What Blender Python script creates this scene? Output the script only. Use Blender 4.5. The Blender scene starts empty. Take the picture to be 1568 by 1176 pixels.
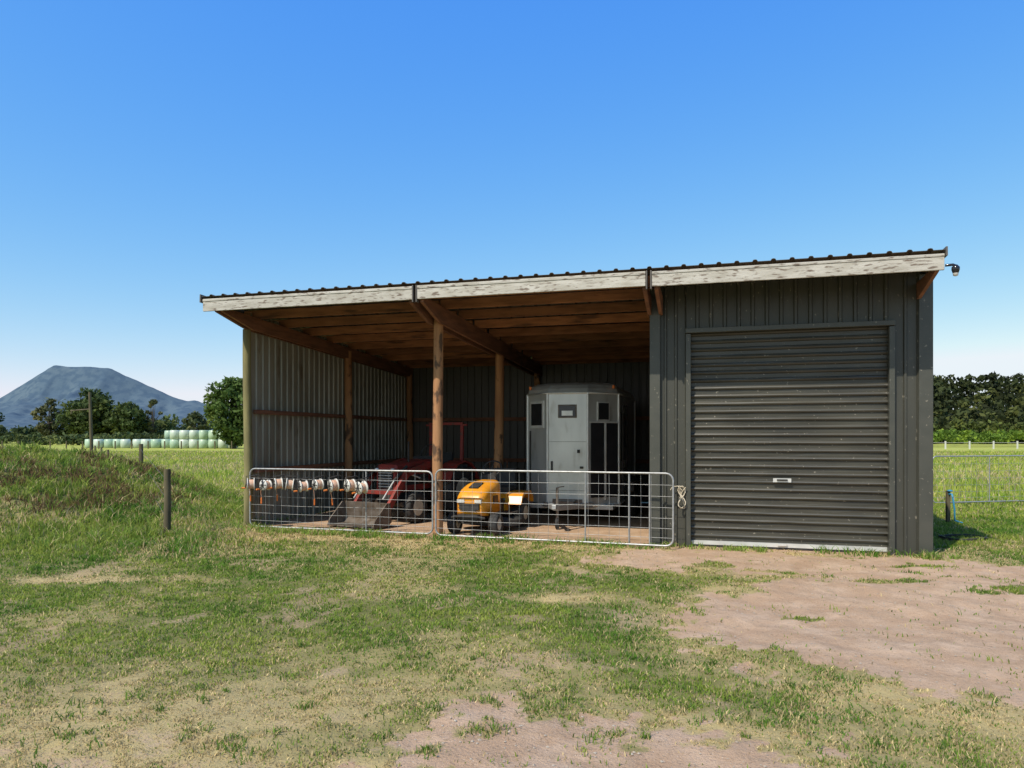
import bpy, math, random
import numpy as np
from mathutils import Vector, Matrix, Euler
random.seed(7); np.random.seed(7)
scene=bpy.context.scene
COL=scene.collection

# ------------------------------------------------------------ mesh builder
class MB:
    def __init__(s): s.v=[];s.f=[];s.m=[];s.sm=[]
    def add(s,vs,fs,mi=0,smooth=False):
        o=len(s.v); s.v+= [tuple(p) for p in vs]
        for f in fs: s.f.append(tuple(i+o for i in f)); s.m.append(mi); s.sm.append(smooth)
    def box(s,c,d,mi=0,R=None):
        c=Vector(c); vs=[]
        for x in(-.5,.5):
            for y in(-.5,.5):
                for z in(-.5,.5):
                    p=Vector((x*d[0],y*d[1],z*d[2]))
                    if R is not None: p=R@p
                    vs.append(c+p)
        s.add(vs,[(0,1,3,2),(4,6,7,5),(0,4,5,1),(2,3,7,6),(0,2,6,4),(1,5,7,3)],mi)
    def beam(s,p,q,w,h,mi=0):
        p=Vector(p);q=Vector(q);d=(q-p);L=d.length;d.normalize()
        up=Vector((0,0,1)) if abs(d.z)<.95 else Vector((0,1,0))
        x=d.cross(up).normalized(); z=x.cross(d).normalized()
        R=Matrix((x,d,z)).transposed()
        s.box((p+q)/2,(w,L,h),mi,R)
    def tube(s,pts,r,seg=8,mi=0,caps=True,closed=False):
        pts=[Vector(p) for p in pts]; n=len(pts)
        rr=r if isinstance(r,(list,tuple)) else [r]*n
        vs=[];prev=None
        for i,p in enumerate(pts):
            if closed: d=(pts[(i+1)%n]-pts[i-1])
            else: d=(pts[min(i+1,n-1)]-pts[max(i-1,0)])
            d.normalize()
            if prev is None:
                up=Vector((0,0,1)) if abs(d.z)<.9 else Vector((1,0,0))
                a=d.cross(up).normalized()
            else:
                a=(prev-d*prev.dot(d)).normalized()
            prev=a;b=d.cross(a)
            for k in range(seg):
                t=2*math.pi*k/seg
                vs.append(p+(a*math.cos(t)+b*math.sin(t))*rr[i])
        fs=[]
        for i in range(n if closed else n-1):
            j=(i+1)%n
            for k in range(seg):
                k2=(k+1)%seg
                fs.append((i*seg+k,i*seg+k2,j*seg+k2,j*seg+k))
        s.add(vs,fs,mi,True)
        if caps and not closed:
            s.add(vs[:seg],[tuple(range(seg))[::-1]],mi); s.add(vs[-seg:],[tuple(range(seg))],mi)
    def loft(s,rings,mi=0,smooth=False,cap=True):
        n=len(rings[0]);vs=[p for r in rings for p in r];fs=[]
        for i in range(len(rings)-1):
            for k in range(n):
                k2=(k+1)%n
                fs.append((i*n+k,i*n+k2,(i+1)*n+k2,(i+1)*n+k))
        s.add(vs,fs,mi,smooth)
        if cap:
            s.add(rings[0],[tuple(range(n))[::-1]],mi); s.add(rings[-1],[tuple(range(n))],mi)
    def latheX(s,c,prof,seg=28,mi=0,smooth=True):
        c=Vector(c);rings=[]
        for r,x in prof:
            rings.append([c+Vector((x,r*math.cos(2*math.pi*k/seg),r*math.sin(2*math.pi*k/seg))) for k in range(seg)])
        s.loft(rings,mi,smooth,True)
    def latheZ(s,c,prof,seg=16,mi=0,smooth=True):
        c=Vector(c);rings=[]
        for r,z in prof:
            rings.append([c+Vector((r*math.cos(2*math.pi*k/seg),r*math.sin(2*math.pi*k/seg),z)) for k in range(seg)])
        s.loft(rings,mi,smooth,True)
    def prismX(s,poly,x0,x1,mi=0):
        s.loft([[Vector((x0,y,z)) for y,z in poly],[Vector((x1,y,z)) for y,z in poly]],mi)
    def wheel(s,c,R,W,rimR,tm,rm,lugs=0):
        h=W/2
        s.latheX(c,[(rimR,-h*.8),(R*.86,-h),(R*.97,-h*.75),(R,-h*.3),(R,h*.3),(R*.97,h*.75),(R*.86,h),(rimR,h*.8)],28,tm)
        s.latheX(c,[(rimR*1.02,-h*.82),(rimR*.8,-h*.5),(rimR*.3,-h*.55),(rimR*.28,-h*.9),(rimR*.28,h*.9),(rimR*.3,h*.55),(rimR*.8,h*.5),(rimR*1.02,h*.82)],20,rm)
        for k in range(lugs):
            t=2*math.pi*k/lugs
            for sg in(-1,1):
                tt=t+(0 if sg<0 else math.pi/lugs)
                Rm=Matrix.Rotation(tt,3,'X')@Matrix.Rotation(sg*.6,3,'Z')
                s.box(Vector(c)+Matrix.Rotation(tt,3,'X')@Vector((sg*h*.45,0,R*1.0)),(h*1.0,R*.07,R*.09),tm,Rm)
    def build(s,name,mats,parent=None,loc=None,rot=None,bevel=0,seg=2):
        me=bpy.data.meshes.new(name); me.from_pydata(s.v,[],s.f)
        for m in mats: me.materials.append(m)
        me.polygons.foreach_set('material_index',s.m); me.polygons.foreach_set('use_smooth',s.sm); me.update()
        ob=bpy.data.objects.new(name,me); COL.objects.link(ob)
        if parent: ob.parent=parent
        if loc is not None: ob.location=loc
        if rot is not None: ob.rotation_euler=rot
        if bevel:
            b=ob.modifiers.new('bev','BEVEL'); b.width=bevel; b.segments=seg; b.limit_method='ANGLE'; b.angle_limit=math.radians(40)
        return ob
def empty(name,loc=(0,0,0),rz=0,parent=None):
    e=bpy.data.objects.new(name,None); COL.objects.link(e); e.location=loc; e.rotation_euler=(0,0,rz)
    e.empty_display_size=.2
    if parent: e.parent=parent
    return e

# ------------------------------------------------------------ materials
def mat(name,c1,c2=None,rough=.7,metal=0,scale=6,stretch=(1,1,1),bump=0,bscale=40,thr=(.35,.65),spec=.5,c3=None,s3=30,t3=(.6,.68),bstretch=None,detail=6,st3=None,island=0):
    m=bpy.data.materials.new(name); m.use_nodes=True; nt=m.node_tree; N=nt.nodes; L=nt.links
    b=N['Principled BSDF']; b.inputs['Roughness'].default_value=rough; b.inputs['Metallic'].default_value=metal
    b.inputs['Specular IOR Level'].default_value=spec
    tc=N.new('ShaderNodeTexCoord')
    def mp(st):
        a=N.new('ShaderNodeMapping'); a.inputs['Scale'].default_value=st; L.new(tc.outputs['Object'],a.inputs['Vector']); return a
    if c2 is None: c2=tuple(x*.75 for x in c1)
    n=N.new('ShaderNodeTexNoise'); n.inputs['Scale'].default_value=scale; n.inputs['Detail'].default_value=detail
    L.new(mp(stretch).outputs[0],n.inputs['Vector'])
    r=N.new('ShaderNodeMapRange'); r.inputs[1].default_value=thr[0]; r.inputs[2].default_value=thr[1]; L.new(n.outputs[0],r.inputs[0])
    mx=N.new('ShaderNodeMix'); mx.data_type='RGBA'; L.new(r.outputs[0],mx.inputs[0])
    mx.inputs[6].default_value=(*c1,1); mx.inputs[7].default_value=(*c2,1)
    out=mx.outputs[2]
    if c3 is not None:
        n3=N.new('ShaderNodeTexNoise'); n3.inputs['Scale'].default_value=s3; n3.inputs['Detail'].default_value=4
        L.new(mp(st3 or stretch).outputs[0],n3.inputs['Vector'])
        r3=N.new('ShaderNodeMapRange'); r3.inputs[1].default_value=t3[0]; r3.inputs[2].default_value=t3[1]; L.new(n3.outputs[0],r3.inputs[0])
        m3=N.new('ShaderNodeMix'); m3.data_type='RGBA'; L.new(r3.outputs[0],m3.inputs[0]); L.new(out,m3.inputs[6]); m3.inputs[7].default_value=(*c3,1)
        out=m3.outputs[2]
    if island:   # board-to-board variation
        g=N.new('ShaderNodeNewGeometry'); ri=N.new('ShaderNodeMapRange'); ri.inputs[3].default_value=1-island; ri.inputs[4].default_value=1+island
        L.new(g.outputs['Random Per Island'],ri.inputs[0])
        h=N.new('ShaderNodeHueSaturation'); L.new(out,h.inputs['Color']); L.new(ri.outputs[0],h.inputs['Value']); out=h.outputs[0]
    L.new(out,b.inputs['Base Color'])
    if bump:
        nb=N.new('ShaderNodeTexNoise'); nb.inputs['Scale'].default_value=bscale; nb.inputs['Detail'].default_value=5
        L.new(mp(bstretch or stretch).outputs[0],nb.inputs['Vector'])
        bm=N.new('ShaderNodeBump'); bm.inputs['Strength'].default_value=bump; bm.inputs['Distance'].default_value=.01
        L.new(nb.outputs[0],bm.inputs['Height']); L.new(bm.outputs[0],b.inputs['Normal'])
    return m
def attr_mat(name,attr,rough=.8,trans=0):
    m=bpy.data.materials.new(name); m.use_nodes=True; N=m.node_tree.nodes; L=m.node_tree.links
    b=N['Principled BSDF']; b.inputs['Roughness'].default_value=rough; b.inputs['Specular IOR Level'].default_value=.15
    a=N.new('ShaderNodeAttribute'); a.attribute_name=attr
    L.new(a.outputs['Color'],b.inputs['Base Color'])
    if trans:
        t=N.new('ShaderNodeBsdfTranslucent'); L.new(a.outputs['Color'],t.inputs['Color'])
        mx=N.new('ShaderNodeMixShader'); mx.inputs[0].default_value=trans
        L.new(b.outputs[0],mx.inputs[1]); L.new(t.outputs[0],mx.inputs[2]); L.new(mx.outputs[0],N['Material Output'].inputs[0])
    return m

M_clad=mat('painted_steel_dark',(.040,.041,.033),(.056,.055,.043),rough=.45,scale=2.5,stretch=(1,1,.25),c3=(.20,.18,.14),s3=24,t3=(.655,.70),st3=(1,1,.6),bump=.05,bscale=6)
M_door=mat('roller_door_steel',(.042,.040,.031),(.064,.060,.045),rough=.38,scale=3,stretch=(.4,1,1.2),c3=(.26,.23,.18),s3=26,t3=(.685,.72),st3=(1,1,1),bump=.04,bscale=5)
M_flash=mat('flashing_steel',(.052,.054,.044),(.068,.068,.055),rough=.42,scale=4,c3=(.2,.18,.14),s3=22,t3=(.67,.71))
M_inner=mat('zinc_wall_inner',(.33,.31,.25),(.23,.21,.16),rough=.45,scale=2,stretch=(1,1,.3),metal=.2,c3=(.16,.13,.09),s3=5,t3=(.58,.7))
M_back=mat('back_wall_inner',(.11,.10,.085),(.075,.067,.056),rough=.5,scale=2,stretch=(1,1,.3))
M_roof=mat('roof_steel',(.11,.095,.08),(.08,.068,.056),rough=.55,scale=4)
M_fascia=mat('peeling_fascia',(.52,.49,.43),(.39,.36,.30),rough=.85,scale=3.5,stretch=(1,1,4),c3=(.17,.13,.10),s3=9,t3=(.55,.66),bump=.4,bscale=25,bstretch=(1,1,6),island=.06)
M_wood=mat('rough_sawn_pine',(.37,.155,.08),(.23,.095,.05),rough=.85,scale=5,stretch=(.5,1,3),bump=.3,bscale=20,c3=(.12,.055,.035),s3=3,t3=(.58,.68),island=.35)
M_raft=mat('rafter_pine',(.24,.105,.058),(.14,.062,.036),rough=.85,scale=5,stretch=(1,.5,3),bump=.3,bscale=20,island=.2)
M_post=mat('post_timber',(.44,.225,.10),(.28,.125,.055),rough=.85,scale=7,stretch=(1,1,.15),bump=.6,bscale=30,bstretch=(1,1,.15),c3=(.10,.055,.03),s3=6,t3=(.56,.62),st3=(1,1,.5))
M_postg=mat('post_timber_green',(.25,.22,.09),(.14,.12,.055),rough=.9,scale=7,stretch=(1,1,.2),bump=.5,bscale=30,bstretch=(1,1,.15))
M_postd=mat('fence_post_timber',(.14,.115,.06),(.08,.065,.035),rough=.9,scale=9,stretch=(1,1,.2),bump=.5,bscale=30)
M_galv=mat('galvanised',(.44,.44,.43),(.33,.33,.32),rough=.45,metal=.5,scale=20)
M_white=mat('white_plastic',(.68,.66,.60),(.5,.48,.43),rough=.5,scale=15)
M_black=mat('black_rubber',(.022,.022,.022),(.045,.04,.035),rough=.75,scale=8)
M_blackgl=mat('black_gloss',(.015,.016,.018),(.02,.02,.022),rough=.15,scale=5)
M_orange=mat('orange_plastic',(.75,.22,.04),(.65,.16,.03),rough=.5)
M_polyw=mat('polywire',(.62,.52,.42),(.58,.22,.09),rough=.7,scale=60,stretch=(6,1,1),thr=(.45,.55))
M_yel=mat('mower_yellow',(.80,.34,.02),(.66,.25,.02),rough=.32,scale=7,c3=(.35,.2,.06),s3=14,t3=(.62,.75))
M_red=mat('tractor_red',(.30,.036,.026),(.19,.028,.021),rough=.5,scale=6,c3=(.12,.055,.04),s3=12,t3=(.56,.68))
M_steel=mat('worn_steel',(.19,.16,.135),(.11,.08,.055),rough=.55,metal=.4,scale=8)
M_float=mat('aluminium_panel',(.60,.60,.57),(.47,.47,.45),rough=.32,metal=.5,scale=2.5,stretch=(1,1,.4),c3=(.36,.34,.30),s3=5,t3=(.58,.75),bump=.03,bscale=4)
M_floatt=mat('aluminium_trim',(.70,.70,.67),(.60,.60,.57),rough=.3,metal=.3)
M_rubberw=mat('rim_cream',(.55,.50,.40),(.45,.4,.3),rough=.5)
M_blue=mat('blue_plastic',(.05,.30,.45),(.04,.22,.36),rough=.5)
M_rope=mat('rope_fibre',(.62,.55,.42),(.45,.38,.27),rough=.9,scale=60)
M_bale=mat('bale_wrap',(.42,.54,.40),(.30,.42,.29),rough=.4,scale=1.2)
M_bark=mat('bark',(.10,.08,.06),(.06,.05,.035),rough=.95,scale=5,bump=.6,bscale=12)
M_stone=mat('stones',(.42,.36,.28),(.28,.22,.16),rough=.9,scale=3)
M_leaf=attr_mat('leaves','gcol',.75,.3)
M_grass=attr_mat('grass_blades','gcol',.65,.42)

# ------------------------------------------------------------ noise
def vnoise(x,y,seed=0):
    xi=np.floor(x).astype(np.int64); yi=np.floor(y).astype(np.int64); xf=x-xi; yf=y-yi
    def h(a,b):
        n=(a*374761393+b*668265263+seed*974634777)&0x7fffffff
        n=((n^(n>>13))*1274126177)&0x7fffffff
        n=(n^(n>>16))&0xffff
        return n/65535.
    u=xf*xf*(3-2*xf); v=yf*yf*(3-2*yf)
    return (h(xi,yi)*(1-u)+h(xi+1,yi)*u)*(1-v)+(h(xi,yi+1)*(1-u)+h(xi+1,yi+1)*u)*v
def fbm(x,y,seed=0,o=4):
    s=0;a=.5;t=0
    for i in range(o):
        s=s+a*vnoise(x*2**i,y*2**i,seed+i); t+=a; a*=.5
    return s/t
def sst(a,b,x):
    t=np.clip((x-a)/(b-a),0,1); return t*t*(3-2*t)

# ------------------------------------------------------------ shed frame
S0=(-4.58,12.48); CA,SA=.9615,-.2747; RZ=math.atan2(SA,CA)
def SW(s,t,z=0): return (S0[0]+CA*s-SA*t, S0[1]+SA*s+CA*t, z)
def toS(X,Y):
    dx=X-S0[0]; dy=Y-S0[1]; return CA*dx+SA*dy, -SA*dx+CA*dy

def sdpoly(px,py,poly):
    d=np.full(px.shape,1e9); ins=np.zeros(px.shape,bool); n=len(poly)
    for i in range(n):
        ax,ay=poly[i];bx,by=poly[(i+1)%n];ex,ey=bx-ax,by-ay
        t=np.clip(((px-ax)*ex+(py-ay)*ey)/(ex*ex+ey*ey),0,1)
        d=np.minimum(d,np.hypot(px-ax-ex*t,py-ay-ey*t))
        c=((ay>py)!=(by>py))&(px<(bx-ax)*(py-ay)/(by-ay+1e-12)+ax); ins^=c
    return np.where(ins,d,-d)
DA=[(1.0,9.75),(1.3,9.0),(2.6,8.5),(4.0,8.0),(6.2,8.3),(5.8,9.2),(3.2,9.95),(1.6,10.2)]
DB=[(1.75,6.9),(1.5,6.2),(1.4,5.5),(1.75,4.9),(2.4,4.45),(3.0,3.9),(3.3,2.2),(9,2.2),(9,7.6),(6.5,8.2),(4.8,8.7),(3.2,8.2),(2.4,7.6)]
DC=[(-.9,3.2),(-.5,3.75),(.2,3.95),(1.0,3.9),(1.45,3.6),(1.6,3.0),(1.5,1.5),(-2.5,1.5),(-1.6,2.9)]
GI=[(5.2,7.35,1.0,.22),(2.9,4.05,.25,.15),(5.0,6.1,.35,.12),(4.3,7.9,.6,.12),(3.7,4.7,.25,.12),(2.55,6.35,.28,.07),(1.75,5.25,.3,.1),(4.2,5.0,.5,.1),(4.9,8.8,.6,.1)]
def masks(X,Y):
    n1=fbm(X*1.3,Y*1.3,3)-.5; n2=fbm(X*5,Y*5,11)-.5; n3=fbm(X*14,Y*14,17,3)-.5
    nn=n1*1.2+n2*1.3+n3*.9
    d=np.maximum(np.maximum(sdpoly(X,Y,DA),sdpoly(X,Y,DB)),sdpoly(X,Y,DC))
    isl=0
    for gx_,gy_,ra,rb in GI: isl=np.maximum(isl,np.exp(-(((X-gx_)/ra)**2+((Y-gy_)/rb)**2)))
    dirt=sst(-.28,.32,np.clip(d,-3,.62)*1.1-isl*1.15+nn*1.0)
    worn=sst(.54,.70,fbm(X*1.6+9,Y*1.6,23)+n2*.35)*((Y<9.5)&(Y>2))*.42
    bl=np.exp(-(((X+2.6)/2.8)**2+((Y-3.5)/1.5)**2))
    worn=np.maximum(worn,bl*sst(-.16,.16,n2+n1*.5)*.50)
    dirt=np.maximum(dirt,worn*(Y<11))
    s,t=toS(X,Y)
    ins=sst(-.25,.25,np.minimum(np.minimum(s+.1,10.7-s),np.minimum(t+.15,6.9-t))+n2*.35)
    strip=sst(.0,.5,np.minimum(t+1.25,.5-t)+n1*1.1+n2*.8)*sst(-.6,.3,s)*sst(0,1,8.2-s)
    dry=np.maximum(strip,np.exp(-(((X+4.9)/.9)**2+((Y-8.1)/.22)**2))*1.3)
    dry=np.maximum(dry,bl*.75)
    dry=np.maximum(dry,np.exp(-(((X-.6)/.5)**2+((Y-7.1)/.25)**2))*1.2)
    dry=np.maximum(dry,np.exp(-((np.abs(d)+.0)/.45)**2)*.6*(Y<11)*(Y>0))
    dry=np.clip(dry+sst(.50,.70,fbm(X*.8,Y*.8,31)+n2*.35)*.48,0,1)
    return np.clip(dirt,0,1),dry,ins
def H(X,Y):
    dx=(X+10.1)/1.0; dy=(Y-14.3)/1.05
    r=np.sqrt(dx*dx+dy*dy)
    h=1.30*np.exp(-(r/3.5)**2.6)
    n=(fbm(X*.8,Y*.8,5)-.5)*.10+(fbm(X*3,Y*3,8)-.5)*.05+(fbm(X*8,Y*8,9,3)-.5)*.018
    h=h*(1+.22*(fbm(X*1.5,Y*1.5,14)-.6))+h*(fbm(X*4,Y*4,15)-.5)*.14
    s,t=toS(X,Y)
    near=sst(0,1.2,np.maximum(np.maximum(-s,s-10.6),np.maximum(-t-.1,t-6.8)))
    far=1-sst(30,120,np.hypot(X,Y))
    return h+n*near*far*np.clip(np.hypot(X,Y)/4,0,1)

# ------------------------------------------------------------ ground sheet
def axis(segs):
    out=[]
    for a,b,n in segs: out+=list(np.linspace(a,b,n,endpoint=False))
    out.append(segs[-1][1]); return np.array(out)
gx=axis([(-6000,-400,12),(-400,-60,20),(-60,-14,46),(-14,-8,60),(-8,8,330),(8,14,60),(14,60,46),(60,400,20),(400,6000,12)])
gy=axis([(-400,-20,12),(-20,2,30),(2,12,240),(12,18,80),(18,60,70),(60,400,40),(400,9000,24)])
GX,GY=np.meshgrid(gx,gy); nx,ny=len(gx),len(gy)
GZ=H(GX,GY)
co=np.stack([GX,GY,GZ],-1).reshape(-1,3)
idx=np.arange(nx*ny).reshape(ny,nx)
fa=np.stack([idx[:-1,:-1],idx[:-1,1:],idx[1:,1:],idx[1:,:-1]],-1).reshape(-1,4)
def fastmesh(name,co,fa,mats,cols=None,smooth=False,mi=None):
    me=bpy.data.meshes.new(name); k=fa.shape[1]
    me.vertices.add(len(co)); me.vertices.foreach_set('co',co.astype(np.float32).ravel())
    me.loops.add(fa.size); me.loops.foreach_set('vertex_index',fa.astype(np.int32).ravel())
    me.polygons.add(len(fa)); me.polygons.foreach_set('loop_start',np.arange(0,fa.size,k,dtype=np.int32))
    me.polygons.foreach_set('loop_total',np.full(len(fa),k,np.int32))
    if smooth: me.polygons.foreach_set('use_smooth',np.ones(len(fa),bool))
    for m in mats: me.materials.append(m)
    if mi is not None: me.polygons.foreach_set('material_index',mi.astype(np.int32))
    me.update(calc_edges=True)
    if cols is not None:
        a=me.color_attributes.new('gcol','FLOAT_COLOR','POINT')
        c=np.ones((len(co),4),np.float32); c[:,:3]=cols; a.data.foreach_set('color',c.ravel())
    me.validate()
    ob=bpy.data.objects.new(name,me); COL.objects.link(ob); return ob
dirt,dry,ins=masks(co[:,0],co[:,1])
fieldm=sst(14.5,19,co[:,1])
def ground_mat():
    m=bpy.data.materials.new('ground_soil_and_turf'); m.use_nodes=True; N=m.node_tree.nodes; L=m.node_tree.links
    b=N['Principled BSDF']; b.inputs['Roughness'].default_value=.95; b.inputs['Specular IOR Level'].default_value=.1
    a=N.new('ShaderNodeAttribute'); a.attribute_name='gcol'
    sp=N.new('ShaderNodeSeparateColor'); L.new(a.outputs['Color'],sp.inputs[0])
    g=N.new('ShaderNodeNewGeometry')
    def noise(sc,det=6,rough=.6):
        n=N.new('ShaderNodeTexNoise'); n.inputs['Scale'].default_value=sc; n.inputs['Detail'].default_value=det; n.inputs['Roughness'].default_value=rough
        L.new(g.outputs['Position'],n.inputs['Vector']); return n.outputs[0]
    def rng(x,a0,a1,b0=0,b1=1):
        r=N.new('ShaderNodeMapRange'); r.inputs[1].default_value=a0; r.inputs[2].default_value=a1; r.inputs[3].default_value=b0; r.inputs[4].default_value=b1
        L.new(x,r.inputs[0]); return r.outputs[0]
    def mix(f,c1,c2):
        x=N.new('ShaderNodeMix'); x.data_type='RGBA'
        L.new(f,x.inputs[0])
        for i,c in((6,c1),(7,c2)):
            if isinstance(c,tuple): x.inputs[i].default_value=(*c,1)
            else: L.new(c,x.inputs[i])
        return x.outputs[2]
    def mth(op,x,y):
        q=N.new('ShaderNodeMath'); q.operation=op; q.use_clamp=False
        for i,c in enumerate((x,y)):
            if isinstance(c,(int,float)): q.inputs[i].default_value=c
            else: L.new(c,q.inputs[i])
        return q.outputs[0]
    n_l=noise(.8);n_m=noise(6);n_f=noise(45,8,.7);n_k=noise(2.3,7,.65)
    turf=mix(rng(n_m,.35,.65),(.12,.155,.03),(.20,.20,.065))
    turf=mix(rng(n_f,.4,.7),turf,(.20,.155,.075))
    turf=mix(sp.outputs[1],turf,(.50,.385,.18))
    soil=mix(rng(n_l,.3,.7),(.52,.345,.215),(.40,.26,.16))
    soil=mix(rng(n_k,.42,.66),soil,(.58,.41,.275))
    soil=mix(rng(n_m,.50,.72),soil,(.42,.29,.185))
    soil=mix(rng(n_f,.57,.68),soil,(.24,.155,.09))
    n_p=noise(130,3,.5)
    soil=mix(rng(n_p,.64,.70),soil,(.62,.50,.38))
    df=rng(mth('ADD',sp.outputs[0],mth('MULTIPLY',mth('SUBTRACT',n_f,.5),1.1)),.30,.6)
    c=mix(df,turf,soil)
    fn=N.new('ShaderNodeTexNoise'); fn.inputs['Scale'].default_value=1; fn.inputs['Detail'].default_value=7
    mp=N.new('ShaderNodeMapping'); mp.inputs['Scale'].default_value=(.05,.22,.1); L.new(g.outputs['Position'],mp.inputs[0]); L.new(mp.outputs[0],fn.inputs['Vector'])
    field=mix(rng(fn.outputs[0],.35,.65),(.33,.36,.065),(.50,.46,.12))
    field=mix(rng(n_m,.4,.7),field,(.25,.30,.05))
    c=mix(sp.outputs[2],c,field)
    L.new(c,b.inputs['Base Color'])
    bm=N.new('ShaderNodeBump'); bm.inputs['Strength'].default_value=.85; bm.inputs['Distance'].default_value=.025
    L.new(mth('ADD',n_f,mth('ADD',mth('MULTIPLY',n_m,1.0),mth('MULTIPLY',n_k,1.2))),bm.inputs['Height']); L.new(bm.outputs[0],b.inputs['Normal'])
    return m
gd=np.maximum(dirt,ins)
gc=np.stack([gd,np.clip(dry*(1-.3*ins)+.5*ins,0,1)*.9,fieldm*(1-ins)],-1)
fastmesh('ground',co,fa,[ground_mat()],gc,True)

# ------------------------------------------------------------ grass blades
def blades(name,X,Y,hgt,wid,col,lean=.5):
    n=len(X); Z=H(X,Y)-.004
    a=np.random.rand(n)*2*np.pi; dx,dy=np.cos(a),np.sin(a)
    la=np.random.rand(n)*2*np.pi; ll=hgt*lean*np.random.rand(n)*1.6
    p=np.stack([X,Y,Z],-1)
    w=np.stack([dx*wid,dy*wid,np.zeros(n)],-1)/2
    mid=p+np.stack([np.cos(la)*ll*.3,np.sin(la)*ll*.3,hgt*.6],-1)
    tip=p+np.stack([np.cos(la)*ll,np.sin(la)*ll,hgt],-1)
    co=np.stack([p-w,p+w,mid+w*.75,mid-w*.75,tip],1).reshape(-1,3)
    b=np.arange(n)[:,None]*5
    fa=np.concatenate([b+np.array([0,1,2]),b+np.array([0,2,3]),b+np.array([3,2,4])],0)
    c=np.repeat(col,5,0); return fastmesh(name,co,fa,[M_grass],c)
def palette(n,X,Y,dry,base=((.12,.235,.03),(.31,.37,.065))):
    k=np.clip(fbm(X*1.1,Y*1.1,41)*2.6-.8+np.random.randn(n)*.2,0,1)[:,None]
    c=np.array(base[0])*(1-k)+np.array(base[1])*k
    strw=np.array((.62,.49,.25)); q=(np.random.rand(n)<(.08+.85*dry))[:,None]
    c=np.where(q,strw*(.65+.55*np.random.rand(n)[:,None]),c)
    return c*(.75+.5*np.random.rand(n)[:,None])
N0=560000
r=2.9+ (17-2.9)*np.random.rand(N0)**1.25
Yb=r; Xb=(np.random.rand(N0)*2-1)*(Yb*.80+.8)
d_,dr_,in_=masks(Xb,Yb)
clump=fbm(Xb*9,Yb*9,51,3)
pr=(1-np.clip(d_*1.25,0,1))**1.6*(1-in_)*(.25+1.1*sst(.35,.6,clump))+(.006+.06*sst(.60,.74,fbm(Xb*4,Yb*4,52,3)))*(1-in_)
mnd=np.hypot(Xb+10,Yb-14.3)<3.9
keep=(np.random.rand(N0)<pr)
Xb,Yb,d_,dr_,mnd,clump=[q[keep] for q in(Xb,Yb,d_,dr_,mnd,clump)]
n=len(Xb)
hg=(.016+.02*np.random.rand(n)+.026*sst(.5,.75,clump)*np.random.rand(n))*(1+.9*sst(8.5,12,Yb))
lf=sst(-3,-5,Xb)*sst(8.5,10.5,Yb); hg=hg*(1+1.8*lf*np.random.rand(n)); 
hg=hg*(1-.5*np.clip(dr_,0,1))
wd=.0035+.0011*Yb
pc=palette(n,Xb,Yb,dr_)
brn=(mnd&(fbm(Xb*1.3,Yb*1.3,88)>.50)&(np.random.rand(n)<.65))[:,None]
pc=np.where(brn,np.array((.20,.13,.06))*(.6+.8*np.random.rand(n)[:,None]),pc)
blades('lawn_grass',Xb,Yb,hg,wd,pc,.8)
print('blades',n)
def tufts(name,cx,cy,cnt,rad,hh,base,wid):
    cx=np.repeat(cx,cnt); cy=np.repeat(cy,cnt); hh=np.repeat(hh,cnt); rad=np.repeat(rad,cnt)
    n=len(cx); a=np.random.rand(n)*6.28; q=np.random.rand(n)**.7*rad
    X=cx+np.cos(a)*q; Y=cy+np.sin(a)*q
    c=palette(n,X,Y,np.zeros(n)+.12,base)
    return blades(name,X,Y,hh*(.5+.7*np.random.rand(n)),wid+.0009*Y,c,.9)
k=900; ty=3+9*np.random.rand(k)**1.1; tx=(np.random.rand(k)*2-1)*ty*.78
tdm,_,ti=masks(tx,ty); ok=(ti<.2)&(tdm<.6); tx,ty=tx[ok],ty[ok]
tufts('weed_tufts',tx,ty,24,.03+.11*np.random.rand(len(tx)),.02+.03*np.random.rand(len(tx)),((.10,.19,.025),(.18,.28,.045)),.004)
pts=[]
for i in range(460):
    c=random.random()
    if c<.35:
        s=random.uniform(-.3,10.9); 
        if 7.5<s<10 and random.random()<.6: continue
        p=SW(s,random.uniform(-.25,-.05) if s>7 else random.uniform(-.5,-.1)); h=random.uniform(.04,.12)
    elif c<.75: p=(random.uniform(-11,-5.2),random.uniform(9.6,16),0); h=random.uniform(.05,.13)
    else: p=(random.uniform(-6.5,-4.4),random.uniform(9.8,15),0); h=random.uniform(.07,.2)
    pts.append((p[0],p[1],h))
pts=np.array(pts)
tufts('tall_grass',pts[:,0],pts[:,1],40,.08+.12*np.random.rand(len(pts)),pts[:,2],((.12,.25,.03),(.27,.38,.07)),.004)
N1=150000
Ym=14+ (70-14)*np.random.rand(N1)**1.7; side=np.random.rand(N1)<.72
Xm=np.where(side,-(.30+.55*np.random.rand(N1))*Ym,(.52+.4*np.random.rand(N1))*Ym)
s_,t_=toS(Xm,Ym); ok=~((s_>-.15)&(s_<10.8)&(t_<7)&(t_>-.3))&(np.hypot(Xm+10,Ym-14.3)>3.6)
Xm,Ym=Xm[ok],Ym[ok]; n=len(Xm)
tall=sst(15,22,Ym)
blades('meadow_grass',Xm,Ym,(.09+.22*np.random.rand(n)*tall),.009+.0012*Ym,palette(n,Xm,Ym,.12+.36*tall*sst(.4,.6,fbm(Xm*.15,Ym*.15,77)),((.26,.37,.045),(.46,.48,.09))),.5)
k=2600; sy=3.2+6.5*np.random.rand(k)**1.3; sx=(np.random.rand(k)*1.4-.4)*sy*.8
sd_,_,si_=masks(sx,sy); ok=(sd_>.6)&(si_<.1); sx,sy=sx[ok],sy[ok]
mb=MB(); sz=H(sx,sy)
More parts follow.
